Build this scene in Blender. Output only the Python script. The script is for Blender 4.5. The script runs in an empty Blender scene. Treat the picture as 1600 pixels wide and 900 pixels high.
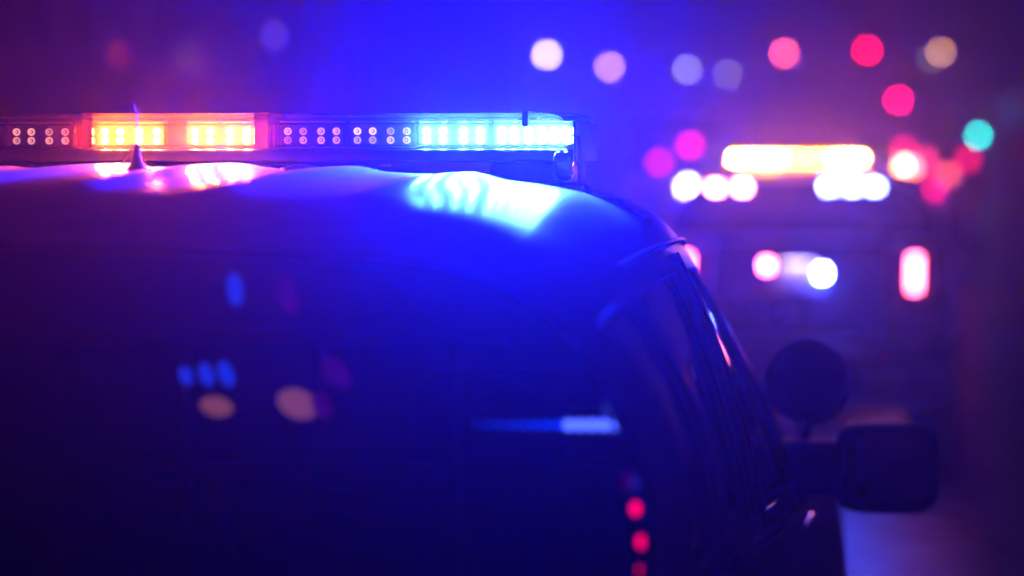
import bpy, bmesh, math, random
from mathutils import Vector, Matrix
random.seed(7)
R = math.radians
SC = bpy.context.scene
COL = SC.collection

# ------------------------------------------------------------------ camera
CAM = Vector((1.08, 0.0, 1.77)); YAW = 9.29; PITCH = 2.91; LENS = 85.0
cd = bpy.data.cameras.new('camera'); cam = bpy.data.objects.new('camera', cd); COL.objects.link(cam)
cam.location = CAM; cam.rotation_euler = (R(90 - PITCH), 0, R(YAW))
cd.lens = LENS; cd.sensor_width = 36; cd.clip_start = 0.05; cd.clip_end = 1000
cd.dof.use_dof = True; cd.dof.focus_distance = 3.60; cd.dof.aperture_fstop = 1.8; cd.dof.aperture_blades = 0
SC.camera = cam

# ------------------------------------------------------------------ night sky
w = bpy.data.worlds.new('World'); SC.world = w; w.use_nodes = True
nt = w.node_tree; bg = nt.nodes['Background']
sky = nt.nodes.new('ShaderNodeTexSky'); sky.sky_type = 'NISHITA'; sky.sun_disc = False
sky.sun_elevation = R(-4); sky.sun_rotation = R(200); sky.altitude = 100
tint = nt.nodes.new('ShaderNodeMixRGB'); tint.blend_type = 'MULTIPLY'; tint.inputs[0].default_value = 1
tint.inputs[2].default_value = (0.55, 0.05, 1.0, 1)
nt.links.new(sky.outputs[0], tint.inputs[1]); nt.links.new(tint.outputs[0], bg.inputs[0])
bg.inputs[1].default_value = 0.15

# ------------------------------------------------------------------ render look
SC.view_settings.view_transform = 'Standard'; SC.view_settings.look = 'None'
SC.view_settings.exposure = 0.0; SC.view_settings.gamma = 1
SC.render.engine = 'CYCLES'
cy = SC.cycles
cy.use_denoising = True; cy.use_adaptive_sampling = False; cy.use_light_tree = True
cy.max_bounces = 5; cy.diffuse_bounces = 2; cy.glossy_bounces = 3; cy.transmission_bounces = 2
cy.volume_bounces = 0; cy.transparent_max_bounces = 16
cy.sample_clamp_indirect = 6; cy.caustics_reflective = False; cy.caustics_refractive = False
HAZE = 0.008

FP = LENS / 36 * 1600
def at(px, py, y):
    """world point at distance y along the street seen at photo pixel px,py"""
    v = Vector(((px - 800) / FP, (450 - py) / FP, -1.0))
    d = cam.rotation_euler.to_matrix() @ v
    t = y / d.y
    return CAM + d * t

# ------------------------------------------------------------------ materials
MATS = {}
def pbr(name, col, rough=.5, metal=0, coat=0, noise=0, nscale=30, bump=0, spec=.5):
    m = bpy.data.materials.new(name); m.use_nodes = True; n = m.node_tree.nodes; l = m.node_tree.links
    b = n['Principled BSDF']; b.inputs['Base Color'].default_value = (*col, 1)
    b.inputs['Roughness'].default_value = rough; b.inputs['Metallic'].default_value = metal
    b.inputs['Coat Weight'].default_value = coat; b.inputs['Coat Roughness'].default_value = .28 if name == 'white_paint' else .04
    b.inputs['Specular IOR Level'].default_value = spec
    if noise or bump:
        tc = n.new('ShaderNodeTexCoord'); t = n.new('ShaderNodeTexNoise'); t.inputs['Scale'].default_value = nscale
        t.inputs['Detail'].default_value = 6
        l.new(tc.outputs['Object'], t.inputs['Vector'])
        if noise:
            r = n.new('ShaderNodeMapRange'); r.inputs[3].default_value = max(0, rough - noise); r.inputs[4].default_value = min(1, rough + noise)
            l.new(t.outputs[0], r.inputs[0]); l.new(r.outputs[0], b.inputs['Roughness'])
            c = n.new('ShaderNodeMixRGB'); c.inputs[1].default_value = (*[v * .75 for v in col], 1); c.inputs[2].default_value = (*[min(1, v * 1.15) for v in col], 1)
            l.new(t.outputs[0], c.inputs[0]); l.new(c.outputs[0], b.inputs['Base Color'])
        if bump:
            bp = n.new('ShaderNodeBump'); bp.inputs['Strength'].default_value = bump; bp.inputs['Distance'].default_value = .01
            l.new(t.outputs[0], bp.inputs['Height']); l.new(bp.outputs[0], b.inputs['Normal'])
    MATS[name] = m; return m
def emis(name, col, s):
    m = bpy.data.materials.new(name); m.use_nodes = True; n = m.node_tree.nodes; n.clear()
    e = n.new('ShaderNodeEmission'); e.inputs[0].default_value = (*col, 1); e.inputs[1].default_value = s
    o = n.new('ShaderNodeOutputMaterial'); m.node_tree.links.new(e.outputs[0], o.inputs[0])
    MATS[name] = m; return m
def glass(name, tintc, rough=.02, frost=0, frostc=(1, 1, 1), ior=1.45):
    m = bpy.data.materials.new(name); m.use_nodes = True; n = m.node_tree.nodes; l = m.node_tree.links; n.clear()
    t = n.new('ShaderNodeBsdfTransparent'); t.inputs[0].default_value = (*tintc, 1)
    g = n.new('ShaderNodeBsdfGlossy'); g.inputs['Roughness'].default_value = rough
    f = n.new('ShaderNodeFresnel'); f.inputs[0].default_value = ior
    mx = n.new('ShaderNodeMixShader'); o = n.new('ShaderNodeOutputMaterial')
    src = t.outputs[0]
    if frost:
        tr = n.new('ShaderNodeBsdfTranslucent'); tr.inputs[0].default_value = (*frostc, 1)
        df = n.new('ShaderNodeBsdfDiffuse'); df.inputs[0].default_value = (*frostc, 1)
        m0 = n.new('ShaderNodeMixShader'); m0.inputs[0].default_value = .35
        l.new(tr.outputs[0], m0.inputs[1]); l.new(df.outputs[0], m0.inputs[2])
        m2 = n.new('ShaderNodeMixShader'); m2.inputs[0].default_value = frost
        l.new(t.outputs[0], m2.inputs[1]); l.new(m0.outputs[0], m2.inputs[2]); src = m2.outputs[0]
    l.new(f.outputs[0], mx.inputs[0]); l.new(src, mx.inputs[1]); l.new(g.outputs[0], mx.inputs[2]); l.new(mx.outputs[0], o.inputs[0])
    MATS[name] = m; return m

WHITE = pbr('white_paint', (.74, .74, .76), .5, 0, .5, noise=.06, nscale=9, spec=.9)
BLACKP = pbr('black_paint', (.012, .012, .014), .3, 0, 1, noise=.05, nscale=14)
PLASTIC = pbr('black_plastic', (.016, .016, .017), .45, noise=.12, nscale=60, bump=.05)
GLOSSB = pbr('gloss_black', (.02, .02, .022), .18, 0, .5)
SATIN = pbr('satin_trim', (.7, .7, .72), .38, 1)
RUBBER = pbr('rubber', (.02, .02, .02), .8, noise=.1, nscale=40)
CHROME = pbr('chrome', (.8, .8, .82), .12, 1)
ALU = pbr('aluminium', (.5, .5, .52), .35, 1, noise=.08, nscale=50)
FABRIC = pbr('seat_fabric', (.03, .03, .035), .9, bump=.3, nscale=300)
BOARD = pbr('circuit_board', (.02, .015, .03), .35, noise=.1, nscale=120)
PLATE = pbr('plate_white', (.75, .75, .75), .4, noise=.05)
DECAL = pbr('lettering_white', (.7, .7, .72), .35)
REDLENS = pbr('red_reflector', (.5, .01, .03), .15, 0, 1)
def asphalt():
    m = pbr('wet_asphalt', (.045, .045, .05), .3, noise=.16, nscale=1.2, bump=.0)
    n = m.node_tree.nodes; l = m.node_tree.links; b = n['Principled BSDF']
    t = n.new('ShaderNodeTexNoise'); t.inputs['Scale'].default_value = 90; t.inputs['Detail'].default_value = 4
    tc = n.new('ShaderNodeTexCoord'); l.new(tc.outputs['Object'], t.inputs['Vector'])
    bp = n.new('ShaderNodeBump'); bp.inputs['Strength'].default_value = .35; bp.inputs['Distance'].default_value = .01
    l.new(t.outputs[0], bp.inputs['Height']); l.new(bp.outputs[0], b.inputs['Normal'])
    return m
ASPHALT = asphalt()
CONCRETE = pbr('concrete', (.3, .29, .27), .85, noise=.1, nscale=6, bump=.2)
PAINTLINE = pbr('road_paint', (.7, .7, .66), .6, noise=.15, nscale=20)
BRICKM = pbr('facade', (.16, .11, .1), .85, noise=.1, nscale=8, bump=.2)
POLE = pbr('pole_metal', (.12, .13, .13), .5, .6, noise=.1)
REARG = glass('tinted_glass', (.16, .16, .20), .015)
SIDEG = glass('side_glass', (.13, .13, .16), .01)
CLEARL = glass('clear_lens', (.93, .93, .95), .05, .045, (.9, .9, 1))
AMBERL = glass('amber_lens', (1, .62, .22), .06, .05, (1, .7, .3))
DARKWIN = glass('dark_window', (.05, .05, .06), .05)

BLUE = (.002, .008, 1.0); AMBER = (1.0, .15, .03); RED = (1.0, .003, .10)
L_BLUE = emis('led_blue', BLUE, 40000); L_AMBER = emis('led_amber', AMBER, 1600); L_RED = emis('led_red', RED, 450)
L_WHITEB = emis('led_white_blue', (.004, .014, 1.0), 22000)
B_AMBER = emis('flash_amber', (1, .25, .03), 2000); B_BLUE = emis('flash_blue', (.05, .05, 1), 1500); B_RED = emis('flash_red', (1, .03, .12), 900)

# ------------------------------------------------------------------ mesh helpers
def mesh(name, verts, faces, mat, smooth=False):
    me = bpy.data.meshes.new(name); me.from_pydata([tuple(v) for v in verts], [], faces); me.update()
    for m in (mat if isinstance(mat, (list, tuple)) else [mat]): me.materials.append(m)
    if smooth:
        for p in me.polygons: p.use_smooth = True
    return me
def link(name, me, parent=None, loc=(0, 0, 0), rot=(0, 0, 0)):
    o = bpy.data.objects.new(name, me); COL.objects.link(o)
    o.location = loc; o.rotation_euler = rot
    if parent: o.parent = parent
    return o
def tag(o, label=None, cat=None, group=None, kind=None):
    if label: o['label'] = label
    if cat: o['category'] = cat
    if group: o['group'] = group
    if kind: o['kind'] = kind
    return o
def thing(name, label, cat, loc=(0, 0, 0), rz=0, group=None):
    o = bpy.data.objects.new(name, None); COL.objects.link(o); o.location = loc; o.rotation_euler = (0, 0, rz)
    return tag(o, label, cat, group)
class MB:
    def __init__(s): s.v = []; s.f = []
    def add(s, vs, fs):
        n = len(s.v); s.v += [Vector(v) for v in vs]; s.f += [tuple(i + n for i in f) for f in fs]; return s
    def box(s, x0, x1, y0, y1, z0, z1):
        return s.add([(x0, y0, z0), (x1, y0, z0), (x1, y1, z0), (x0, y1, z0), (x0, y0, z1), (x1, y0, z1), (x1, y1, z1), (x0, y1, z1)],
                     [(0, 3, 2, 1), (4, 5, 6, 7), (0, 1, 5, 4), (1, 2, 6, 5), (2, 3, 7, 6), (3, 0, 4, 7)])
    def bbox(s, x0, x1, y0, y1, z0, z1, b=.005, seg=2):
        bm = bmesh.new()
        m = Matrix.Translation(((x0 + x1) / 2, (y0 + y1) / 2, (z0 + z1) / 2)) @ Matrix.Diagonal((x1 - x0, y1 - y0, z1 - z0, 1))
        bmesh.ops.create_cube(bm, size=1, matrix=m)
        bmesh.ops.bevel(bm, geom=bm.edges[:], offset=b, segments=seg, affect='EDGES', profile=.5)
        bm.verts.index_update()
        s.add([v.co.copy() for v in bm.verts], [tuple(v.index for v in f.verts) for f in bm.faces]); bm.free(); return s
    def tube(s, pts, r, n=8, cap=True):
        pts = [Vector(p) for p in pts]; rs = r if isinstance(r, (list, tuple)) else [r] * len(pts); base = len(s.v)
        up = None
        for i, p in enumerate(pts):
            d = (pts[min(i + 1, len(pts) - 1)] - pts[max(i - 1, 0)]).normalized()
            if up is None: up = Vector((0, 0, 1)) if abs(d.z) < .9 else Vector((1, 0, 0))
            a = d.cross(up).normalized(); b = a.cross(d).normalized(); up = b
            for k in range(n):
                t = 2 * math.pi * k / n; s.v.append(p + (a * math.cos(t) + b * math.sin(t)) * rs[i])
        for i in range(len(pts) - 1):
            for k in range(n):
                q = base + i * n; s.f.append((q + k, q + (k + 1) % n, q + n + (k + 1) % n, q + n + k))
        if cap:
            s.f.append(tuple(base + k for k in range(n))); q = base + (len(pts) - 1) * n; s.f.append(tuple(q + n - 1 - k for k in range(n)))
        return s
    def lathe(s, prof, axis='Z', n=24, c=(0, 0, 0)):
        base = len(s.v); c = Vector(c)
        for r, h in prof:
            for k in range(n):
                t = 2 * math.pi * k / n; u, v = r * math.cos(t), r * math.sin(t)
                s.v.append(c + (Vector((u, v, h)) if axis == 'Z' else Vector((u, h, v)) if axis == 'Y' else Vector((h, u, v))))
        for i in range(len(prof) - 1):
            for k in range(n):
                q = base + i * n; s.f.append((q + k, q + (k + 1) % n, q + n + (k + 1) % n, q + n + k))
        s.f.append(tuple(base + k for k in range(n))); q = base + (len(prof) - 1) * n; s.f.append(tuple(q + k for k in range(n)))
        return s
    def blob(s, c, sx, sy, sz, e=.35, nu=28, nv=14):
        f = lambda x, p: math.copysign(abs(x) ** p, x); base = len(s.v); c = Vector(c)
        for i in range(nv + 1):
            a = -math.pi / 2 + math.pi * i / nv
            for k in range(nu):
                b = 2 * math.pi * k / nu
                s.v.append(c + Vector((sx * f(math.cos(a), e) * f(math.cos(b), e), sy * f(math.cos(a), e) * f(math.sin(b), e), sz * f(math.sin(a), e))))
        for i in range(nv):
            for k in range(nu):
                q = base + i * nu; s.f.append((q + k, q + (k + 1) % nu, q + nu + (k + 1) % nu, q + nu + k))
        return s
    def grid(s, P, flip=False):
        base = len(s.v); m = len(P[0])
        for row in P: s.v += [Vector(p) for p in row]
        for i in range(len(P) - 1):
            for j in range(m - 1):
                a = base + i * m + j; q = (a, a + 1, a + m + 1, a + m)
                s.f.append(q[::-1] if flip else q)
        return s
    def slab(s, P, thick):
        """grid with a thickness: a second grid shifted by vector(s) and side walls"""
        nR, m = len(P), len(P[0]); base = len(s.v)
        for row in P: s.v += [Vector(p) for p in row]
        for i, row in enumerate(P): s.v += [Vector(p) + Vector(thick) for p in row]
        o2 = base + nR * m; I = lambda i, j: base + i * m + j; J = lambda i, j: o2 + i * m + j
        for i in range(nR - 1):
            for j in range(m - 1):
                s.f.append((I(i, j), I(i, j + 1), I(i + 1, j + 1), I(i + 1, j))); s.f.append((J(i, j), J(i + 1, j), J(i + 1, j + 1), J(i, j + 1)))
        for i in range(nR - 1):
            s.f.append((I(i, 0), I(i + 1, 0), J(i + 1, 0), J(i, 0))); s.f.append((I(i, m - 1), J(i, m - 1), J(i + 1, m - 1), I(i + 1, m - 1)))
        for j in range(m - 1):
            s.f.append((I(0, j), J(0, j), J(0, j + 1), I(0, j + 1))); s.f.append((I(nR - 1, j), I(nR - 1, j + 1), J(nR - 1, j + 1), J(nR - 1, j)))
        return s
    def me(s, name, mat, smooth=False, norm=True):
        m = mesh(name, s.v, s.f, mat, smooth)
        if norm:
            bm = bmesh.new(); bm.from_mesh(m); bmesh.ops.recalc_face_normals(bm, faces=bm.faces); bm.to_mesh(m); bm.free()
        if smooth:
            m.set_sharp_from_angle(angle=R(38))
        return m
    def build(s, name, mat, parent=None, smooth=False, loc=(0, 0, 0), rot=(0, 0, 0)):
        return link(name, s.me(name, mat, smooth), parent, loc, rot)
def interp(tab, x):
    if x <= tab[0][0]: return tab[0][1]
    for (a, fa), (b, fb) in zip(tab, tab[1:]):
        if x <= b:
            t = (x - a) / (b - a); return fa + (fb - fa) * t
    return tab[-1][1]
def smooth_interp(tab, x):      # cubic through the table points
    n = len(tab)
    if x <= tab[0][0]: return tab[0][1]
    if x >= tab[-1][0]: return tab[-1][1]
    for i in range(n - 1):
        if tab[i][0] <= x <= tab[i + 1][0]: break
    x0, y0 = tab[i]; x1, y1 = tab[i + 1]; h = x1 - x0
    def slope(k):
        if k == 0: return (tab[1][1] - tab[0][1]) / (tab[1][0] - tab[0][0])
        if k == n - 1: return (tab[-1][1] - tab[-2][1]) / (tab[-1][0] - tab[-2][0])
        return (tab[k + 1][1] - tab[k - 1][1]) / (tab[k + 1][0] - tab[k - 1][0])
    t = (x - x0) / h; m0, m1 = slope(i) * h, slope(i + 1) * h
    return (2*t**3 - 3*t*t + 1) * y0 + (t**3 - 2*t*t + t) * m0 + (-2*t**3 + 3*t*t) * y1 + (t**3 - t*t) * m1
def lin(a, b, n): return [a + (b - a) * i / (n - 1) for i in range(n)]

# ------------------------------------------------------------------ setting: ground, road, pavements, haze
XL, XR = -11.5, 5.6
g = tag(MB().box(-64, 64, -34, 232, -.6, -.02).build('ground', CONCRETE), kind='structure')
tag(MB().box(XL, XR, -33.9, 231.9, -.3, 0).build('road', ASPHALT), kind='structure')
for nm, a, b in (('pavement_left', -16, XL), ('pavement_right', XR, 10.5)):
    pv = tag(MB().box(a, b, -33.8, 231.8, -.3, .13).build(nm, CONCRETE), kind='structure')
    kx = (XL - .16, XL + .02) if nm == 'pavement_left' else (XR - .02, XR + .16)
    me = None
    for i in range(40):
        if me is None: me = MB().bbox(kx[0], kx[1], -.72, .72, -.05, .145, .015).me('kerbstone', CONCRETE)
        link('kerbstone', me, pv, (0, 6 + 1.46 * i, 0))
me = MB().box(-.06, .06, -1.5, 1.5, .004, .008).me('lane_dash', PAINTLINE)
road = bpy.data.objects['road']
for i in range(22):
    for x in (-2.0, -6.2): link('lane_dash', me, road, (x, -6 + i * 7.5, 0))
MB().box(XR - .5, XR - .38, -30, 225, .004, .008).build('edge_line', PAINTLINE, road)
for k in range(10): MB().box(XL + .5 + k * 1.7, XL + 1.1 + k * 1.7, 92, 95.2, .004, .008).build('crossing_bar', PAINTLINE, road)

# ------------------------------------------------------------------ police SUV
Y0 = 1.75                       # local origin: rear bumper; shape tables use the distance from the photographer
ZC = [(2.50, 1.690), (2.56, 1.706), (2.66, 1.726), (2.80, 1.743), (3.05, 1.757), (3.5, 1.767), (3.9, 1.76), (4.2, 1.735), (4.3, 1.72)]
WY = [(2.5, .985), (3.0, .995), (3.5, 1.0), (3.9, .985), (4.25, .94)]
DROP = [(0, 0), (.2, .003), (.4, .011), (.5, .0185), (.58, .029), (.64, .045), (.69, .072), (.715, .094), (.73, .115)]
RIBS = (.09, .27, .45)
def roof_z(x, y):
    s = smooth_interp(WY, y); xa = abs(x) / s
    z = smooth_interp(ZC, y) - smooth_interp(DROP, xa) * interp([(2.5, .8), (2.9, 1), (4.3, 1)], y)
    fade = max(0, min(1, (y - 2.66) / .16)) * max(0, min(1, (4.15 - y) / .15)); fade = fade * fade * (3 - 2 * fade)
    for c in RIBS:
        d = abs(xa - c) / .062
        if d < 1: z += .0075 * fade * (.5 + .5 * math.cos(math.pi * d))
    return z
def rail(y): s = smooth_interp(WY, y); return Vector((.73 * s, y, roof_z(.73 * s, y)))
def zbelt(y): return smooth_interp([(1.8, 1.33), (2.3, 1.325), (3.05, 1.275), (3.8, 1.20), (4.6, 1.13), (5.0, 1.105), (5.8, 1.06), (6.5, .98), (6.75, .92)], y)
WV = [(0, .925), (.12, .95), (.3, .965), (.5, .968), (.7, .958), (.86, .935), (.95, .905), (1.0, .878)]
YR = [(0, 1.95), (.12, 1.86), (.35, 1.84), (.6, 1.93), (.8, 2.05), (1.0, 2.25)]
YF = [(0, 6.6), (.15, 6.7), (.4, 6.75), (.7, 6.72), (1.0, 6.6)]
NE0 = 7
def NEv(v): return 7 + 17 * max(0, (v - .6) / .4)
def taper(y): return 1 - .028 * ((y - 4.3) / 2.0) ** 2
def side_x(y, v):
    yr, yf = smooth_interp(YR, v), smooth_interp(YF, v); c, h = (yr + yf) / 2, (yf - yr) / 2
    q = min(1, abs((y - c) / h))
    NE = NEv(v); return smooth_interp(WV, v) * (1 - q ** NE) ** (1 / NE) * taper(y)
def body_z(y, v): return .3 + v * (zbelt(y) - .3)
AX = (2.72, 5.72)
def arch(y):
    for a in AX:
        if abs(y - a) < .43: return .36 + math.sqrt(.43 ** 2 - (y - a) ** 2)
    return 0
def ring(v, n=220, off=0):
    yr, yf = smooth_interp(YR, v), smooth_interp(YF, v); c, h = (yr + yf) / 2, (yf - yr) / 2; W = smooth_interp(WV, v)
    out = []; NE = NEv(v)
    for k in range(n):
        t = 2 * math.pi * k / n; cs, sn = math.cos(t), math.sin(t)
        x = math.copysign(abs(cs) ** (2 / NE), cs) * W; y = c + math.copysign(abs(sn) ** (2 / NE), sn) * h
        x *= taper(y); z = body_z(y, v)
        if abs(x) > .55: z = max(z, arch(y))
        out.append(Vector((x, y, z)))
    return out
LY = lambda p: Vector((p[0], p[1] - Y0, p[2]))
def loc(P): return [[LY(p) for p in r] for r in P]
def gside(yt, yb, t, inset=0):
    T = rail(yt); B = Vector((side_x(yb, 1.0) - .006, yb, zbelt(yb))); p = B.lerp(T, t)
    p.x += interp([(2.5, .060), (3.4, .022)], yb) * 4 * t * (1 - t) - inset
    return p
def mirx(P): return [[Vector((-p[0], p[1], p[2])) for p in r] for r in P]
COLS = [(2.51, 2.37), (2.60, 2.48), (2.94, 2.91), (3.01, 3.00), (3.54, 3.60), (3.60, 3.66), (4.13, 4.72), (4.2, 4.98)]
WINS = ((1, 2), (3, 4), (5, 6))
def rear_pt(u, v):      # u across, v from roof edge (0) down to the belt (1)
    T = Vector((.715 * u, 2.50, 0)); T.z = roof_z(T.x, 2.50) - .004; T.y += .02 * u * u
    xb = side_x(2.37, 1.0) - .006
    B = Vector((xb * u, 2.27 + .10 * abs(u) ** 2.5, zbelt(2.15) - .01))
    e0 = rail(2.52) ; 
    p = T.lerp(B, v); p.y -= .030 * 4 * v * (1 - v); p.x *= 1 + .085 * 4 * v * (1 - v)
    return p
def text_mesh(name, body, size, mat, depth=.002):
    cu = bpy.data.curves.new(name, 'FONT'); cu.body = body; cu.size = size; cu.extrude = depth; cu.align_x = 'CENTER'; cu.align_y = 'CENTER'
    o = bpy.data.objects.new('tmp', cu); COL.objects.link(o); dg = bpy.context.evaluated_depsgraph_get(); dg.update()
    me = bpy.data.meshes.new_from_object(o.evaluated_get(dg)); bpy.data.objects.remove(o); me.name = name
    me.materials.clear(); me.materials.append(mat); return me

def make_suv():
    root = thing('police_car', '', 'car')
    P = lambda m, nm, mat, par=root, sm=False: m.build(nm, mat, par, sm)
    # --- roof panel with pressed ribs
    ys = sorted(set([round(v, 4) for v in lin(2.50, 2.9, 26) + lin(2.9, 4.22, 46)]))
    G = []
    for y in ys:
        s = smooth_interp(WY, y); G.append([(x * s, y, roof_z(x * s, y)) for x in lin(-.73, .73, 150)])
    P(MB().grid(loc(G)), 'roof', WHITE, sm=True)
    P(MB().grid(loc([[(p[0] * .96, p[1], p[2] - .03) for p in r[::6]] for r in G[2:-2:3]])), 'headliner', FABRIC, sm=True)
    # --- lower body
    vs = [0, .06, .12, .2, .3, .4, .5, .6, .7, .8, .86, .91, .95, .98, 1.0]
    rings = [ring(v) for v in vs]
    b = MB(); n = len(rings[0])
    for r in rings: b.v += [LY(p) for p in r]
    for i in range(len(rings) - 1):
        for k in range(n): b.f.append((i * n + k, i * n + (k + 1) % n, (i + 1) * n + (k + 1) % n, (i + 1) * n + k))
    body = P(b, 'body', WHITE, sm=True)
    P(MB().box(-.86, .86, .3, 4.7, .31, .36), 'cabin_floor', RUBBER)
    # --- greenhouse frame, both sides
    for sgn in (1, -1):
        b = MB(); bw = {0: MB(), len(COLS) - 2: MB()}
        F = (lambda G: G) if sgn == 1 else mirx
        for j in range(len(COLS) - 1):
            (ta, ba), (tb, bb) = COLS[j], COLS[j + 1]
            win = (j, j + 1) in WINS
            spans = ((0, .05), (.92, 1.0)) if win else ((0, 1),)
            for t0, t1 in spans:
                (bw[j] if j in bw else b).grid(F(loc([[gside(ta + (tb - ta) * s, ba + (bb - ba) * s, t) for s in lin(0, 1, 8)] for t in lin(t0, t1, 14 if not win else 4)])))
            if win:        # reveals
                e = [[gside(ta + (tb - ta) * s, ba + (bb - ba) * s, t, i) for (s, t) in [(0, q) for q in lin(.05, .92, 9)] + [(q, .92) for q in lin(0, 1, 6)][1:] + [(1, q) for q in lin(.92, .05, 9)][1:] + [(q, .05) for q in lin(1, 0, 6)][1:]] for i in (0, .02)]
                b.grid(F(loc(e)))
        P(b, 'window_frame', WHITE, sm=True)
        for q in bw.values(): P(q, 'corner_pillar', WHITE, sm=True)
        for (j, _) in WINS:
            (ta, ba), (tb, bb) = COLS[j], COLS[j + 1]
            gp = [[gside(ta + (tb - ta) * s, ba + (bb - ba) * s, t, .014) for s in lin(0, 1, 8)] for t in lin(.05, .92, 10)]
            wn = P(MB().grid(F(loc(gp))), 'side_window', SIDEG, sm=True)
            loop = [(0, q) for q in lin(.055, .915, 12)] + [(q, .915) for q in lin(0, 1, 8)][1:] + [(1, q) for q in lin(.915, .055, 12)][1:] + [(q, .055) for q in lin(1, 0, 8)][1:]
            pts = [LY(p) for p in F([[gside(ta + (tb - ta) * s, ba + (bb - ba) * s, t, .004) for s, t in loop]])[0]]
            P(MB().tube(pts, .005, 6), 'window_trim', SATIN, wn, True)
        for j, (yt, yb) in enumerate(((3.605, 3.665),)):
            P(MB().tube([LY(p) for p in F([[gside(yt, yb, t, -.002) for t in lin(.03, .97, 16)]])[0]], .005, 10), 'pillar_strip', CHROME, sm=True)
        # rain channel along the roof rail and door frame seam
        pts = [LY(p) for p in F([[rail(y) + Vector((.002, 0, .004)) for y in lin(2.98, 4.2, 40)]])[0]]
        P(MB().tube(pts, .0045, 6), 'roof_trim', ALU, sm=True)
        # D pillar closing strip between rear window and side
        dp = [[rear_pt(u, v) for u in lin(.965, 1.0, 3)] + [gside(COLS[0][0], COLS[0][1], 1 - v)] for v in lin(0, 1, 14)]
        P(MB().grid(F(loc(dp))), 'rear_pillar', WHITE, sm=True)
        # belt moulding
        pts = [LY(p) for p in F([[Vector((side_x(y, .995) + .004, y, zbelt(y) + .001)) for y in lin(2.95, 4.76, 40)]])[0]]
        P(MB().tube(pts, .012, 8), 'belt_moulding', GLOSSB, sm=True)
        # doors, a few millimetres proud of the body
        for (ya, yb) in ((3.03, 3.63), (3.645, 4.74)):
            gp = []
            for v in lin(.16, .965, 16):
                gp.append([Vector((side_x(y, v) + .006, y, max(body_z(y, v), arch(y) + .02))) for y in lin(ya, yb, 14)])
            if ya > 3.5: gp = [[Vector((p.x, p.y, p.z)) for p in r] for r in gp]
            d = P(MB().slab(F(loc(gp)), (-.016 * sgn, 0, 0)), 'door', WHITE, sm=True)
            yy = ya + .1; hx = side_x(yy, .8) + .03; hz = body_z(yy, .8)
            hb = MB().bbox(min(sgn * (hx - .012), sgn * (hx + .008)), max(sgn * (hx - .012), sgn * (hx + .008)), yy - .07 - Y0, yy + .11 - Y0, hz - .015, hz + .015, .006)
            for q in (-.05, .09): hb.box(min(sgn * (hx - .03), sgn * hx), max(sgn * (hx - .03), sgn * hx), yy + q - .015 - Y0, yy + q + .015 - Y0, hz - .01, hz + .01)
            P(hb, 'door_handle', BLACKP, d, True)
        # wheels
        for a in AX:
            t = MB().lathe([(.20, -.11), (.30, -.125), (.355, -.11), (.37, -.06), (.37, .06), (.355, .11), (.30, .125), (.20, .11)], 'X', 32, (sgn * .83, a - Y0, .37))
            wl = P(t, 'tyre', RUBBER, sm=True)
            rm = MB().lathe([(.02, .09), (.05, .095), (.06, .07), (.17, .06), (.2, .09), (.215, .1), (.215, -.05)], 'X', 24, (sgn * .835, a - Y0, .37))
            if sgn < 0: rm.v = [Vector((2 * sgn * .835 - v.x, v.y, v.z)) for v in rm.v]
            P(rm, 'wheel_rim', ALU, wl, True)
            P(MB().lathe([(.42, -.18), (.42, .02)], 'X', 24, (sgn * .80, a - Y0, .37)), 'wheel_well', RUBBER, sm=True)
        # door mirror: arm, shell, glass
        mx, my = sgn * 1.045, 4.66 - Y0
        sh = MB().blob((mx, my, 1.192), .098, .055, .086, .42)
        sh.blob((sgn * .90, my + .015, 1.188), .085, .035, .054, .4)
        ms = P(sh, 'side_mirror', PLASTIC, sm=True)
        P(MB().blob((mx + sgn * .004, my - .053, 1.192), .082, .004, .068, .4), 'mirror_glass', pbr('mirror_silver', (.55, .55, .6), .03, 1) if 'mirror_silver' not in MATS else MATS['mirror_silver'], ms, True)
        # spotlight on the windscreen pillar
        if sgn == 1:
            c = (.888, 4.74 - Y0, 1.342)
            sp = P(MB().lathe([(.004, -.075), (.03, -.072), (.055, -.058), (.070, -.03), (.076, 0), (.077, .035)], 'Y', 36, c), 'spotlight', PLASTIC, sm=True)
            P(MB().lathe([(.076, .005), (.084, .010), (.0865, .022), (.084, .04), (.072, .04)], 'Y', 36, c), 'spotlight_rim', CHROME, sp, True)
            P(MB().lathe([(.073, .036), (.05, .045), (.01, .05)], 'Y', 36, c), 'spotlight_lens', CLEARL, sp, True)
            P(MB().tube([(c[0], c[1], c[2] - .07), (c[0] - .005, c[1], c[2] - .11), (.85, c[1] + .01, 1.20), (.80, c[1] + .03, 1.17)], .014, 10), 'spotlight_bracket', CHROME, sp, True)
        # tail lamp, headlamp
        tl = MB(); gp = []
        for z in lin(.93, 1.27, 8):
            row = []
            for i in range(12):
                t = i / 11; v = (z - .3) / (zbelt(2.0) - .3)
                NE = NEv(v); yr = smooth_interp(YR, v); h = (smooth_interp(YF, v) - yr) / 2; cyy = yr + h
                a = R(lin(33, 14, 12)[i]) if False else None
                x = .56 + (.845 - .56) * t; q = min(.9999, x / (smooth_interp(WV, v) * taper(2.0)))
                y = cyy - h * (1 - q ** NE) ** (1 / NE)
                row.append(Vector((x, y - .008, z)))
            gp.append(row)
        tlo = P(MB().slab(F(loc(gp)), (0, .03, 0)), 'tail_lamp', REDLENS, sm=True)
        gl = [[p + Vector((0, -.006, 0)) for p in r[4:7]] for r in gp[2:7]]
        P(MB().slab(F(loc(gl)), (0, .004, 0)), 'lamp_strip', REDLENS, tlo)
        hl = MB().blob((sgn * .70, 6.64 - Y0, .80), .16, .10, .07, .5); P(hl, 'headlamp', CLEARL, sm=True)
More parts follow.
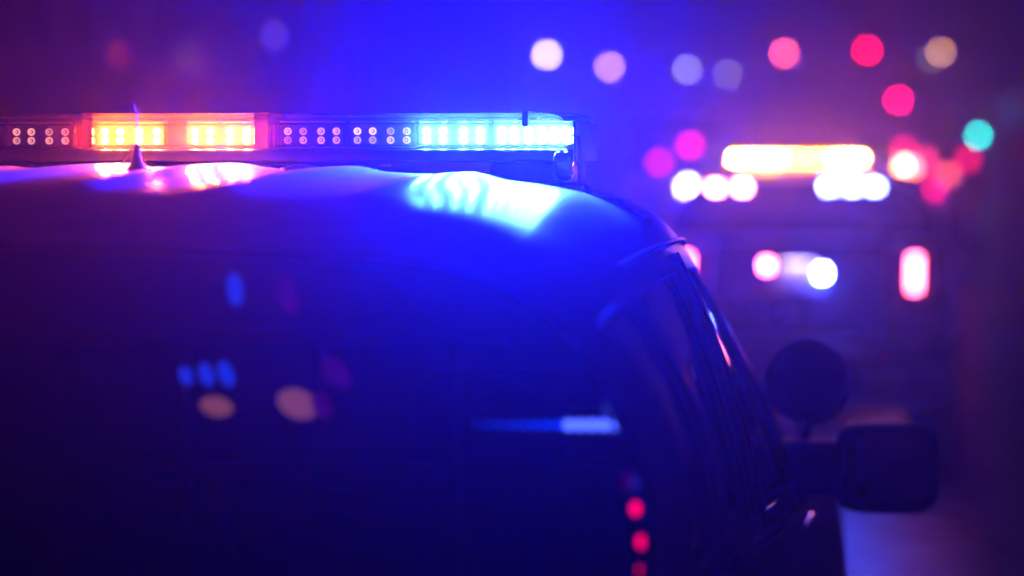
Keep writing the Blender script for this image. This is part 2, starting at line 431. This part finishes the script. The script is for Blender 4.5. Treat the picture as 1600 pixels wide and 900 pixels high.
        # exterior rear reflectors and bumper steps
        P(MB().bbox(min(sgn * .29, sgn * .54), max(sgn * .29, sgn * .54), 1.72 - Y0, 1.74 - Y0, .60, .68, .006), 'bumper_reflector', REDLENS)
    # --- rear window and glass edge
    rg = P(MB().grid(loc([[rear_pt(u, v) for u in lin(-.965, .965, 40)] for v in lin(0.02, .97, 14)])), 'rear_window', REARG, sm=True)
    pts = [LY(rear_pt(-.965 + 1.93 * i / 30, .97)) for i in range(31)]
    P(MB().tube(pts, .008, 6), 'rear_window_trim', GLOSSB, rg, True)
    for sgn in (1, -1):
        P(MB().tube([LY(rear_pt(.965 * sgn, v)) + Vector((0, -.002, 0)) for v in lin(0, .97, 14)], .006, 6), 'rear_window_trim', GLOSSB, rg, True)
    # tailgate skin, plate, lettering, bumper
    gp = []
    for v in lin(.42, .985, 16):
        row = []
        for x in lin(-.54, .54, 14):
            NE = NEv(v); yr = smooth_interp(YR, v); h = (smooth_interp(YF, v) - yr) / 2; q = min(.999, abs(x) / smooth_interp(WV, v))
            y = yr + h - h * (1 - q ** NE) ** (1 / NE); row.append(Vector((x, y - .006, body_z(2.0, v))))
        gp.append(row)
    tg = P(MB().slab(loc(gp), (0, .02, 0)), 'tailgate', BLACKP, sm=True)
    P(MB().bbox(-.155, .155, .225, .236, 1.02, 1.175, .004), 'licence_plate', PLATE, tg)
    tx = link('lettering', text_mesh('lettering', 'POLICE', .17, DECAL), tg, (-.28, .150, .875), (R(90), 0, 0))
    P(MB().bbox(-.90, .90, -.02, .25, .42, .72, .04, 4), 'rear_bumper', PLASTIC)
    for x in (-.62, .35): P(MB().bbox(x, x + .27, -.024, -.01, .48, .54, .004), 'bumper_sticker', DECAL)
    P(MB().bbox(-.85, .85, 4.78, 5.04, .38, .62, .05, 4), 'front_bumper', PLASTIC)
    gr = P(MB().bbox(-.5, .5, 4.93, 5.02, .64, .88, .02), 'grille', GLOSSB)
    for i in range(5): P(MB().bbox(-.47, .47, 5.02, 5.03, .665 + i * .045, .685 + i * .045, .003), 'grille_bar', CHROME, gr)
    # bonnet and windscreen
    gp = []
    for y in lin(4.97, 6.62, 18):
        hw = max(.2, side_x(y, 1.0)); gp.append([Vector((hw * u, y - .05 * u * u * (y < 5.1), zbelt(y) + .055 * (1 - abs(u) ** 2.2) * min(1, (6.62 - y) / .25 + .1))) for u in lin(-1, 1, 20)])
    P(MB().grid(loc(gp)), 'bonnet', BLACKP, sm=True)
    def ws(u, v):
        T = Vector((.73 * .94 * u, 4.215, 0)); T.z = roof_z(T.x, 4.2) - .004
        B = Vector(((side_x(4.98, 1.0) - .01) * u, 5.10 - .12 * u * u, zbelt(5.0) + .02 - .02 * u * u)); p = T.lerp(B, v); p.z += .02 * 4 * v * (1 - v); return p
    P(MB().grid(loc([[ws(u, v) for u in lin(-1, 1, 30)] for v in lin(0, 1, 12)])), 'windscreen', SIDEG, sm=True)
    # interior
    for x in (-.4, .4):
        st = P(MB().blob((x, 3.98 - Y0, .95), .23, .10, .32, .5), 'seat', FABRIC, sm=True)
        P(MB().blob((x, 4.2 - Y0, .66), .24, .26, .09, .5), 'seat_cushion', FABRIC, st, True)
        P(MB().blob((x, 3.95 - Y0, 1.35), .13, .05, .085, .5), 'headrest', FABRIC, st, True)
    st = P(MB().blob((0, 3.05 - Y0, .92), .66, .10, .30, .4), 'rear_seat', FABRIC, sm=True)
    for x in (-.42, .42): P(MB().blob((x, 3.02 - Y0, 1.24), .12, .05, .07, .5), 'headrest', FABRIC, st, True)
    P(MB().blob((0, 4.85 - Y0, .98), .78, .26, .10, .4), 'dashboard', PLASTIC, sm=True)
    sw = MB(); sw.tube([(-.4 + .18 * math.cos(a), 4.52 - Y0 + .05 * math.sin(a), 1.02 + .17 * math.sin(a)) for a in lin(0, 2 * math.pi, 25)], .015, 8)
    sw.box(-.56, -.24, 4.50 - Y0, 4.53 - Y0, 1.0, 1.04); P(sw, 'steering_wheel', PLASTIC, sm=True)
    # whip antenna on a sprung skirt base
    ax_, ay = .0, 0
    b = MB(); ab = at(214, 256, 3.22); ab.y -= Y0; zb = roof_z(ab.x, ab.y + Y0) 
    b.lathe([(.014, -.004), (.013, .003), (.009, .010), (.006, .020), (.004, .030), (.0025, .036)], 'Z', 20, (ab.x, ab.y, zb))
    an = P(b, 'antenna', PLASTIC, sm=True)
    P(MB().tube([(ab.x, ab.y, zb + .03), (ab.x, ab.y, zb + .085), (ab.x - .003, ab.y, zb + .085), (ab.x - .003, ab.y, zb + .092)], .0009, 5), 'antenna_whip', PLASTIC, an)
    b = MB()
    for s in (-1, 1):
        b.tube([(ab.x + s * (.0185 - .0005), ab.y - .012, zb + .001), (ab.x + s * .0155, ab.y - .012, zb + .013), (ab.x + s * .009, ab.y - .008, zb + .024), (ab.x + s * .002, ab.y, zb + .036)], .0011, 6)
    P(b, 'antenna_spring', CHROME, an, True)
    # low puck antenna
    pb = at(470, 262, 3.36); pz = roof_z(pb.x, pb.y)
    P(MB().lathe([(.03, -.006), (.029, .003), (.02, .006), (.004, .007)], 'Z', 20, (pb.x, pb.y - Y0, pz)), 'puck_antenna', PLASTIC, sm=True)
    return root
def children(o): return [c for c in bpy.data.objects if c.parent == o]
def copy_tree(o, parent=None):
    c = o.copy(); COL.objects.link(c); c.parent = parent
    for ch in children(o): copy_tree(ch, c)
    return c
suv = make_suv(); suv.location = (0, Y0, 0)
suv['label'] = 'white roofed police car close up, seen over its rear window'
suv['group'] = 'police cars with roof light bars'
suv2 = copy_tree(suv); suv2.location = (.43, 14.35, 0); suv2.rotation_euler = (0, 0, R(-1.0))
suv2['label'] = 'blurred police car ahead with glowing tail lamps and flashing lights'

# ------------------------------------------------------------------ near car window reflections as glowing shapes, far car lamps
# near car: added glowing strip and ovals standing in for rear window reflections
def glow_oval(parent, name, c, w, h, skew, mat, y):
    b = MB(); n = 20; pts = []
    for k in range(n):
        t = 2 * math.pi * k / n; xx = w * math.cos(t); zz = h * math.sin(t); pts.append((c.x + xx - skew * zz, c.y - Y0, c.z + zz))
    b.add(pts, [tuple(range(n))]); b.add([(p[0], p[1] + .012, p[2]) for p in pts], [tuple(range(n))[::-1]])
    b.f += [(k, (k + 1) % n, n + (k + 1) % n, n + k) for k in range(n)]
    return b.build(name, mat, parent)
y_s = 2.50
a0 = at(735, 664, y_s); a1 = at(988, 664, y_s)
strip = MB().bbox(a0.x - .01, a1.x + .01, y_s - Y0, y_s + .05 - Y0, a0.z - .014, a0.z + .014, .004).build('reflection_strip', PLASTIC, suv)  # added strip, stands in for a blue reflection in the rear glass

D_BR = emis('strip_glow_bright', (.07, .13, 1), 18)
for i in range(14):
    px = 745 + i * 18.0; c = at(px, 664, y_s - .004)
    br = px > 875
    MB().lathe([(.001, -.004), (.005, -.003), (.0054, 0)] if br else [(.001, -.002), (.003, -.001), (.0035, 0)], 'Y', 12, (c.x, c.y - Y0, c.z)).build('led', D_BR if br else emis('strip_glow_dim', (0, .03, 1), 2 + 1.6 * i), strip)  # glowing dots of the added strip, brighter towards the right
b = MB()
for z in (1.20, 1.585): b.tube([(-.66, 2.55 - Y0, z), (.66, 2.55 - Y0, z)], .011, 8)
for i in range(9): b.tube([(-.6 + .15 * i, 2.55 - Y0, .6), (-.6 + .15 * i, 2.55 - Y0, 1.585)], .006, 6)
rack = b.build('cargo_barrier', PLASTIC, suv, True)
I_BLUE = emis('reflection_blue', (0, .045, 1), 3.4); I_PEACH = emis('reflection_peach', (1, .25, .13), 1.15); I_PURP = emis('reflection_purple', (.22, 0, .35), .8); I_RED = emis('reflection_red', (1, .0, .08), 14)  # emission colours for the imitated glass reflections
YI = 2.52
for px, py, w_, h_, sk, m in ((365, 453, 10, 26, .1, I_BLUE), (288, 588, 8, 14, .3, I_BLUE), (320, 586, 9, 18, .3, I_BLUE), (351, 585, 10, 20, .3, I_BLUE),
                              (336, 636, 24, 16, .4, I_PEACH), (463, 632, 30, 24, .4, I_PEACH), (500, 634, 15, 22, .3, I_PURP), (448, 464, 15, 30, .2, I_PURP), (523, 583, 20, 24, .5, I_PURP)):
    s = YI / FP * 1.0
    il = glow_oval(rack, 'reflection_glow', at(px, py, YI), w_ * s, h_ * s, sk, m, YI)  # added glowing oval imitating a reflection in the rear window
for px, py in ((221, 517),): glow_oval(rack, 'reflection_glow', at(px, py, 2.56), .004, .006, 0, I_RED, 2.56)
for px, py in ((993, 795), (1002, 847), (1003, 893)):  # added red glowing dots in place of reflections near the glass edge
    p = at(px, py, 2.43); MB().blob((p.x, p.y - Y0, p.z), .0045, .004, .0065, 1, 12, 8).build('reflection_dot', I_RED, suv)
for px, py, m in ((982, 752, I_PURP), (999, 752, I_BLUE)):  # two more added dots, reflections imitated by emission
    p = at(px, py, 2.44); MB().blob((p.x, p.y - Y0, p.z), .006, .006, .010, 1, 12, 8).build('reflection_dot', m, suv)

# far car: lit tail lamp strips, rear window flashers, plate lamps
T_RED = emis('tail_lit', (1, .11, .2), 42)
for c in children(suv2):
    if c.name.startswith('tail_lamp'):
        for k in children(c):
            if k.name.startswith('lamp_strip'):
                me = k.data.copy(); me.materials.clear(); me.materials.append(T_RED); k.data = me
def local2(px, py, y): return suv2.matrix_basis.inverted() @ at(px, py, y)
def flasher(px, py, y, w_, h_, mat, name='rear_flasher'):
    p = local2(px, py, y)
    hs = MB().bbox(p.x - w_ - .012, p.x + w_ + .012, p.y, p.y + .03, p.z - h_ - .01, p.z + h_ + .01, .005).build(name, PLASTIC, suv2)
    MB().bbox(p.x - w_, p.x + w_, p.y - .008, p.y + .002, p.z - h_, p.z + h_, .003).build('flasher_lens', mat, hs)
F_RED = emis('flasher_red', (1, .20, .22), 750); F_BLUE = emis('flasher_blue', (.06, .09, 1), 2200); P_RED = emis('plate_flash_red', (1, .10, .2), 90); P_BLUE = emis('plate_flash_blue', (.04, .07, 1), 1500)
for px in (1118, 1160): flasher(px, 293, 15.17, .028, .020, F_RED)
for px in (1296, 1331, 1366): flasher(px, 291, 15.17, .032, .022, F_BLUE)
flasher(1198, 415, 14.56, .022, .026, P_RED, 'plate_flasher'); flasher(1285, 427, 14.56, .022, .026, P_BLUE, 'plate_flasher')

pl = MB().bbox(-.10, .10, .19, .235, 1.188, 1.205, .003).build('plate_lamp', PLASTIC, suv2)
MB().box(-.09, .09, .195, .215, 1.184, 1.187).build('lamp_lens', emis('plate_lamp_glow', (.8, .6, 1), 20), pl)
# ------------------------------------------------------------------ light bars
def led_mesh(name, mat, lit):
    b = MB()
    if lit:
        b.lathe([(.0056, 0), (.0036, -.0032)], 'Y', 8); return b.me(name, mat, True)
    b.lathe([(.0058, 0), (.0058, -.0025), (.0050, -.003), (.0046, -.002), (.0040, -.0006)], 'Y', 16); n1 = len(b.f)
    b.lathe([(.0030, -.0004), (.0028, -.0022), (.0018, -.0034), (.0006, -.0038)], 'Y', 14)
    me = b.me(name, [mat, GLOSSB], True)
    for p in me.polygons:
        c = p.center
        r_ = math.hypot(c.x, c.z)
        if .0019 < r_ < .0040 and c.x > -.0026: p.material_index = 1
    return me
def stray_glow(name, c, s):     # unlit LEDs: light leaking along the lens put in as weak emission
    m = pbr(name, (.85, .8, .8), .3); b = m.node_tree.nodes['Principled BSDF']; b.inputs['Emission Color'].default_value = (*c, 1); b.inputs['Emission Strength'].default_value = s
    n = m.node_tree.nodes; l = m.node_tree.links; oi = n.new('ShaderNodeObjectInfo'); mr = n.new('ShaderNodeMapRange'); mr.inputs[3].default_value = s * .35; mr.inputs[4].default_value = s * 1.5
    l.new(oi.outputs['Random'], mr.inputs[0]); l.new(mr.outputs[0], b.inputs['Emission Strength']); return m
DIE = stray_glow('led_stray_cool', (1, .62, .85), .9); DIEW = stray_glow('led_stray_warm', (1, .38, .25), .6)
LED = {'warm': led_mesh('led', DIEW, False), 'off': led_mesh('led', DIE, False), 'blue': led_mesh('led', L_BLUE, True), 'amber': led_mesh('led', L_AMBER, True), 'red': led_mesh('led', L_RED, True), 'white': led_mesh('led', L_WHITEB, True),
       'Bamber': led_mesh('led', B_AMBER, True), 'Bblue': led_mesh('led', B_BLUE, True), 'Bred': led_mesh('led', B_RED, True)}
YB = 3.515; XB = at(278, 205, YB).x; ZB = at(278, 205, YB).z      # face of the bar
col = lambda px: at(px, 205, YB).x - XB
REFL = pbr('reflector', (.3, .3, .32), .35, .8)
Z1, Z2 = at(500, 205, YB).z - ZB, at(500, 219, YB).z - ZB
def bar(label, loc, rz, pattern):
    root = thing('light_bar', label, 'light bar', loc, rz, 'roof light bars')
    zb, zt = -.026, .026
    # extruded base tray, clear lens tube with rounded ends
    MB().bbox(-.592, .592, -.005, .285, zb - .020, zb - .001, .005).build('base_tray', PLASTIC, root, True)
    MB().bbox(-.55, .55, .10, .20, zb, zt - .006, .004).build('core', BOARD, root)
    def outline(x0, x1, r=.05, n=8, rl=True, rr=True):
        pts = []
        for (cx, cyy, a0, on) in ((x0, -.012, 180, rl), (x1, -.012, 270, rr), (x1, .292, 0, rr), (x0, .292, 90, rl)):
            if not on: pts.append((cx, cyy)); continue
            ox = cx + (r if cx == x0 else -r); oy = cyy + (r if cyy < 0 else -r)
            for k in range(n + 1):
                t = R(a0 + 90 * k / n); pts.append((ox + r * math.cos(t), oy + r * math.sin(t)))
        return pts
    def lens(x0, x1, mat, rl, rr, top=zt, nm='lens'):
        o = outline(x0, x1, rl=rl, rr=rr); n = len(o); cx = (x0 + x1) / 2
        prof = [(zb, 1, 0), (zb + .006, 1, 0), (top - .014, 1, .0), (top - .006, .998, .003), (top, .985, .012)]
        b = MB()
        for z, s, ins in prof:
            for (x, y) in o: b.v.append(Vector((cx + (x - cx) * s, .14 + (y - .14) * (1 - ins / .15), z)))
        for i in range(len(prof) - 1):
            for k in range(n): b.f.append((i * n + k, i * n + (k + 1) % n, (i + 1) * n + (k + 1) % n, (i + 1) * n + k))
        b.f.append(tuple((len(prof) - 1) * n + k for k in range(n)))
        ob = b.build(nm, mat, root, True)
        for z in (zt - .008, zt - .016, zb + .004):
            MB().bbox(x0 + .012, x1 - .012, -.0145, -.0115, z - .0008, z + .0008, .0005, 1).build('lens_rib', mat, ob)
        return ob
    xa, xb_ = col(132), col(418)
    lens(-.598, xa - .003, CLEARL, True, False); lens(xb_ + .003, .598, CLEARL, False, True)
    lens(xa, xb_, AMBERL, False, False, zt + .001)
    for xx in (col(141), col(409)):
        MB().bbox(xx - .008, xx + .008, -.016, .29, zb - .001, zt + .0025, .002).build('lens_collar', AMBERL, root)
    for xx in (col(427), col(120)):
        MB().bbox(xx - .0015, xx + .0015, -.010, .02, zb + .002, zt - .016, .001).build('lens_post', AMBERL, root)
    for xx in (col(823), -col(823)):
        MB().bbox(xx - .0045, xx + .0045, -.0165, .294, zt - .021, zt + .003, .001).build('lens_strap', PLASTIC, root)
    # modules
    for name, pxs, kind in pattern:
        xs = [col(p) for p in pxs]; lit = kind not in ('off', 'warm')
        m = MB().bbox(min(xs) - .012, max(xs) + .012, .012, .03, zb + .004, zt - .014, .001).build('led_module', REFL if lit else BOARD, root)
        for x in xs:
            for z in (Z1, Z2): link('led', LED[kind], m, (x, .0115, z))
        MB().bbox(min(xs) - .011, max(xs) + .011, .006, .03, zt - .0135, zt - .011, .0008).build('heat_sink', ALU, m)
    # feet, roof straps and alley lamps
    for s in (1, -1):
        f = MB().bbox(min(s * .47, s * .572), max(s * .47, s * .572), .03, .26, -.080, zb - .021, .006).build('mounting_foot', PLASTIC, root, True)
        pts = [(s * .604, .05, zb + .016), (s * .605, .05, zb - .02), (s * .607, .05, -.082), (s * .620, .05, -.098), (s * .66, .05, -.104), (s * .70, .05, -.130)]
        b = MB()
        b.slab([[Vector(p) + Vector((0, dy, 0)) for dy in (-.03, .03)] for p in pts], (.003 * s, 0, .003)); b.build('roof_strap', GLOSSB, root)
        MB().bbox(min(s * .599, s * .603), max(s * .599, s * .603), .0, .25, zb - .02, zt - .012, .002).build('end_cap', GLOSSB, root)
        al = MB().blob((s * .585, .0, -.052), .014, .018, .022, .5, 20, 10).build('alley_lamp', CLEARL, root, True)
        MB().bbox(s * .585 - .010, s * .585 + .010, .006, .014, -.066, -.038, .002).build('alley_reflector', CHROME, al)
    MB().bbox(-.30, .28, .06, .22, zb - .033, zb - .0205, .004).build('cable_cover', PLASTIC, root, True)
    return root
four = lambda a, b: [a + (b - a) * i / 3 for i in range(4)]
mir = lambda p: 556 - p
AL, AR = [160, 184, 214, 241], [301, 325, 355, 382]
pat1 = [('a', AL, 'amber'), ('b', AR, 'amber'),
        ('c', [447, 471, 499, 523], 'warm'), ('d', [556, 580, 608, 633], 'off'), ('e', [664, 690, 722, 748], 'blue'), ('f', [782, 802, 824, 844, 864, 884], 'white'),
        ('g', [22, 45, 73, 98], 'warm'), ('h', [-12, -35, -63, -88], 'warm'), ('i', [-119, -145, -177, -203], 'red'), ('j', [-237, -257, -279, -299, -319, -339], 'red')]
bar('long light bar lit amber and blue on the near police car roof', (XB, YB, ZB), 0, pat1)
pat2 = [(a, b, {'off': 'Bamber', 'warm': 'Bamber', 'blue': 'off', 'amber': 'Bamber', 'white': 'off', 'red': 'off'}['off' if a == 'i' else c]) for a, b, c in pat1]
bar('blazing orange white light bar on the blurred police car ahead', (XB + suv2.location.x, suv2.location.y + YB - Y0, ZB), suv2.rotation_euler.z, pat2)

# ------------------------------------------------------------------ street furniture
def em(col_, s): return emis('lamp_glow', col_, s * .075)
def street_lamp(p, col_, s, label, side, d=.26):
    """pole at the kerb, arm reaching over the road, lantern centred on p"""
    bx = (XL - .8 if side < 0 else XR + .8) if abs(p.x) < 11 else p.x + 1.2 * side
    root = thing('street_lamp', label, 'street lamp', (bx, p.y, .13), 0, 'street lamps along the road')
    h = p.z + .15 - .13; dx = p.x - bx
    MB().lathe([(.16, 0), (.15, .25), (.09, .32), (.075, h * .6), (.06, h)], 'Z', 12).build('pole', POLE, root, True)
    MB().tube([(0, 0, h - .6), (dx * .15, 0, h - .1), (dx * .5, 0, h + .12), (dx, 0, h + .05)], .035, 8).build('arm', POLE, root, True)
    hd = MB().blob((dx, 0, h), .30, .17, .09, .6, 20, 10).build('lantern', POLE, root, True)
    MB().blob((dx, -.10, h - .12), d / 2, d / 2, d / 2, 1, 10, 6).build('bulb', em(col_, s), hd, True)
    return root
def K(px, py, y): return at(px, py, y)
for px, py, y, c, s, lab, side in (
    (855, 87, 78, (1, .78, .42), 420, 'cream street lamp, brightest disc right of the light bar', -1),
    (953, 106, 86, (1, .45, .30), 330, 'peach street lamp just right of the cream one', -1),
    (1074, 110, 90, (.62, .58, .75), 190, 'pale grey street lamp left of the faint purple grey one', -1),
    (1138, 117, 94, (.42, .36, .60), 140, 'faint purple grey street lamp left of the red signals', -1),
    (1470, 82, 108, (1, .42, .16), 420, 'orange street lamp at upper right above the red signal', 1),
    (1454, 92, 112, (.45, .36, .42), 130, 'dim grey street lamp overlapped by the orange one', 1),
    (428, 57, 66, (.22, .10, .55), 80, 'faint purple street lamp above the amber light', -1),
    (74, 153, 90, (.20, .15, .22), 110, 'faint grey street lamp at far left above the light bar', -1)):
    street_lamp(K(px, py, y), c, s, lab, side)
def signal_head(parent, x, z, y, lit, col_, s):
    hd = MB().bbox(x - .19, x + .19, y, y + .2, z - .55, z + .55, .03).build('signal_head', PLASTIC, parent)
    for i, nm in enumerate(('red', 'amber', 'green')):
        c = (x, y - .012, z + .36 - .36 * i)
        MB().lathe([(.14, .02), (.14, 0), (.09, -.03), (.02, -.045)], 'Y', 20, c).build('signal_lens', em(col_, s) if nm == lit else DARKWIN, hd, True)
        v = MB(); v.slab([[(c[0] + .155 * math.cos(t), c[1] - q, c[2] + .155 * math.sin(t)) for t in lin(R(-10), R(190), 12)] for q in (0, .2)], (0, 0, .008)); v.build('visor', PLASTIC, hd)
def mast(label, y, heads, hz, px_, group='traffic signals'):
    root = thing('traffic_signal', label, 'traffic signal', (px_, y, .13), 0, group)
    MB().lathe([(.2, 0), (.18, .3), (.12, .36), (.09, hz + .5)], 'Z', 14).build('pole', POLE, root, True)
    far = min(h[0] for h in heads) - px_
    if abs(far) > .6: MB().tube([(0, .15, hz + .1), (far * .5, .15, hz + .25), (far - .3, .15, hz + .3)], [.09, .07, .05], 10).build('mast_arm', POLE, root, True)
    for wx, wz, lit, c, s in heads: signal_head(root, wx - px_, wz - .13 - (.36 if lit == 'red' else -.36), -.05 - .12, lit, c, s)
def H(px, py, y, lit, c, s): p = K(px, py, y); return (p.x, p.z, lit, c, s)
mast('traffic signal mast carrying two glowing red lights at top right', 100, [H(1226, 84, 100, 'red', (1, .08, .08), 800), H(1355, 79, 100, 'red', (1, .0, .04), 900)], 6.6, XR + .7)
mast('traffic signal with single pink red light below the upper pair', 104, [H(1404, 157, 104, 'red', (1, 0, .10), 1000)], 4.6, XR + .7)
mast('traffic signal showing green light at the right edge', 118, [H(1528, 212, 118, 'green', (0, .62, .55), 1100)], 3.4, K(1528, 212, 118).x + .1)

# ------------------------------------------------------------------ distant emergency vehicles
def box_truck(name, label, x, y, w_, h_, paint, lamps):
    root = thing(name, label, 'truck', (x, y, 0), 0, 'box bodied vehicles far ahead')
    MB().bbox(-w_ / 2, w_ / 2, 0, 4.2, .55, h_, .06, 3).build('box_body', paint, root, True)
    MB().bbox(-w_ / 2 + .12, w_ / 2 - .12, 4.2, 6.0, .5, h_ * .78, .12, 3).build('cab', paint, root, True)
    MB().bbox(-w_ / 2, w_ / 2, -.18, .02, .42, .56, .02).build('rear_step', ALU, root)
    for s in (-1, 1):
        d = MB().bbox(min(s * .01, s * (w_ / 2 - .22)), max(s * .01, s * (w_ / 2 - .22)), -.025, .01, .7, h_ - .35, .01).build('rear_door', paint, root)
        MB().bbox(min(s * .15, s * (w_ / 2 - .4)), max(s * .15, s * (w_ / 2 - .4)), -.035, -.02, h_ * .6, h_ - .5, .01).build('door_window', DARKWIN, d)
        for yy in (.9, 4.9): MB().lathe([(.2, -.13), (.38, -.13), (.42, -.08), (.42, .08), (.38, .13), (.2, .13)], 'X', 24, (s * (w_ / 2 - .16), yy, .42)).build('tyre', RUBBER, root, True)
    for p, r, c, s in lamps:
        q = p - Vector((x, y, 0)); hs = MB().bbox(q.x - r - .03, q.x + r + .03, -.06, .0, q.z - r - .03, q.z + r + .03, .01).build('lamp_housing', PLASTIC, root)
        MB().lathe([(r, 0), (r, -.02), (r * .7, -.045), (r * .2, -.06)], 'Y', 18, (q.x, -.06, q.z)).build('lamp_lens', em(c, s), hs, True)
AY = 38
box_truck('ambulance', 'boxy ambulance with red and amber rear lamps right of the blurred police car', K(1434, 258, AY).x, AY, 2.0, 2.12, BLACKP,
          [(K(1408, 262, AY), .10, (1, .22, .12), 1200), (K(1422, 262, AY), .10, (1, .12, .10), 400), (K(1412, 234, AY), .09, (1, 0, .12), 90), (K(1446, 250, AY), .10, (1, .03, .15), 70),
           (K(1481, 273, AY), .09, (1, .10, .12), 90), (K(1457, 297, AY), .09, (1, 0, .14), 110), (K(1512, 249, AY), .09, (.9, 0, .10), 80), (K(1466, 312, AY), .09, (.25, .02, .4), 18)])
FY = 60
box_truck('fire_truck', 'dark box truck with red and white lamps left of the blurred police car', K(1050, 258, FY).x, FY, 2.4, 3.1, BLACKP,
          [(K(1031, 254, FY), .12, (1, 0, .25), 130), (K(1079, 227, FY), .12, (1, 0, .14), 200), (K(1075, 292, FY), .12, (1, .95, .95), 500), (K(995, 291, FY), .12, (.12, .04, .45), 22)])

# ------------------------------------------------------------------ buildings
def building(label, x0, x1, y0, y1, h_, face, lit):
    root = thing('building', label, 'building', ((x0 + x1) / 2, y0, .13), 0, 'dark buildings lining the street')
    W = x1 - x0
    MB().box(-W / 2, W / 2, 0, y1 - y0, -.1, h_).build('wall', BRICKM, root)
    MB().box(-W / 2 - .15, W / 2 + .15, -.15, y1 - y0 + .15, h_, h_ + .3).build('cornice', CONCRETE, root)
    fx = -W / 2 if face < 0 else W / 2
    fm = MB().box(-.06, .06, -.6, .6, -.75, .75).me('window', CONCRETE); pm = MB().box(-.075, .075, -.5, .5, -.65, .65).me('pane', DARKWIN)
    lm = MB().box(-.075, .075, -.5, .5, -.65, .65).me('pane', em((.35, .30, .55), .25))
    k = 0
    for fl in range(int(h_ // 3)):
        for j in range(int((y1 - y0) // 2.6)):
            wn = link('window', fm, root, (fx, 1.4 + 2.6 * j, 1.7 + 3 * fl)); link('pane', lm if k in lit else pm, wn); k += 1
    return root
building('dark building at the far right end of the street', 7.2, 16, 140, 180, 9, -1, (7, 19))
building('dark building behind the blue right half of the near light bar', -28, -16.5, 70, 110, 10, 1, (5, 11))
building('dark building behind the amber left half of the near light bar', -28, -16.5, 30, 66, 9, 1, ())
def sign(name, label, px, py, y, w_, h_, c, s):
    p = K(px, py, y); root = thing(name, label, 'sign', (p.x, p.y, .13), 0)
    MB().bbox(-.06, .06, .08, .2, 0, p.z + h_, .02).build('post', POLE, root); MB().bbox(-w_ / 2 - .05, w_ / 2 + .05, 0, .1, p.z - h_ / 2 - .18, p.z + h_ / 2 - .08, .02).build('cabinet', PLASTIC, root)
    MB().bbox(-w_ / 2, w_ / 2, -.02, .004, p.z - h_ / 2 - .13, p.z + h_ / 2 - .13, .005).build('sign_face', em(c, s), root)
sign('shop_sign', 'blurred pale blue lit sign at the right edge', 1580, 172, 58, .62, .75, (.16, .25, .85), 2.2)
sign('shop_sign', 'blurred red lit sign under the pale blue one', 1602, 232, 57, .4, .4, (.8, .0, .12), 1.2)
sign('shop_sign', 'dim violet sign below the orange street lamp', 1440, 135, 90, 1.3, .6, (.25, .14, .6), .9)

# ------------------------------------------------------------------ haze
hz = MB().box(-66, 66, -36, 234, -1.6, 12).build('haze', CONCRETE)
hm = bpy.data.materials.new('haze_air'); hm.use_nodes = True; n = hm.node_tree.nodes; n.clear()
pv = n.new('ShaderNodeVolumePrincipled'); pv.inputs['Color'].default_value = (.92, .72, 1, 1); pv.inputs['Density'].default_value = HAZE; pv.inputs['Anisotropy'].default_value = .90
o = n.new('ShaderNodeOutputMaterial'); hm.node_tree.links.new(pv.outputs[0], o.inputs['Volume'])
hz.data.materials.clear(); hz.data.materials.append(hm)
tag(hz, 'thin night haze filling the street air', 'haze', kind='stuff')
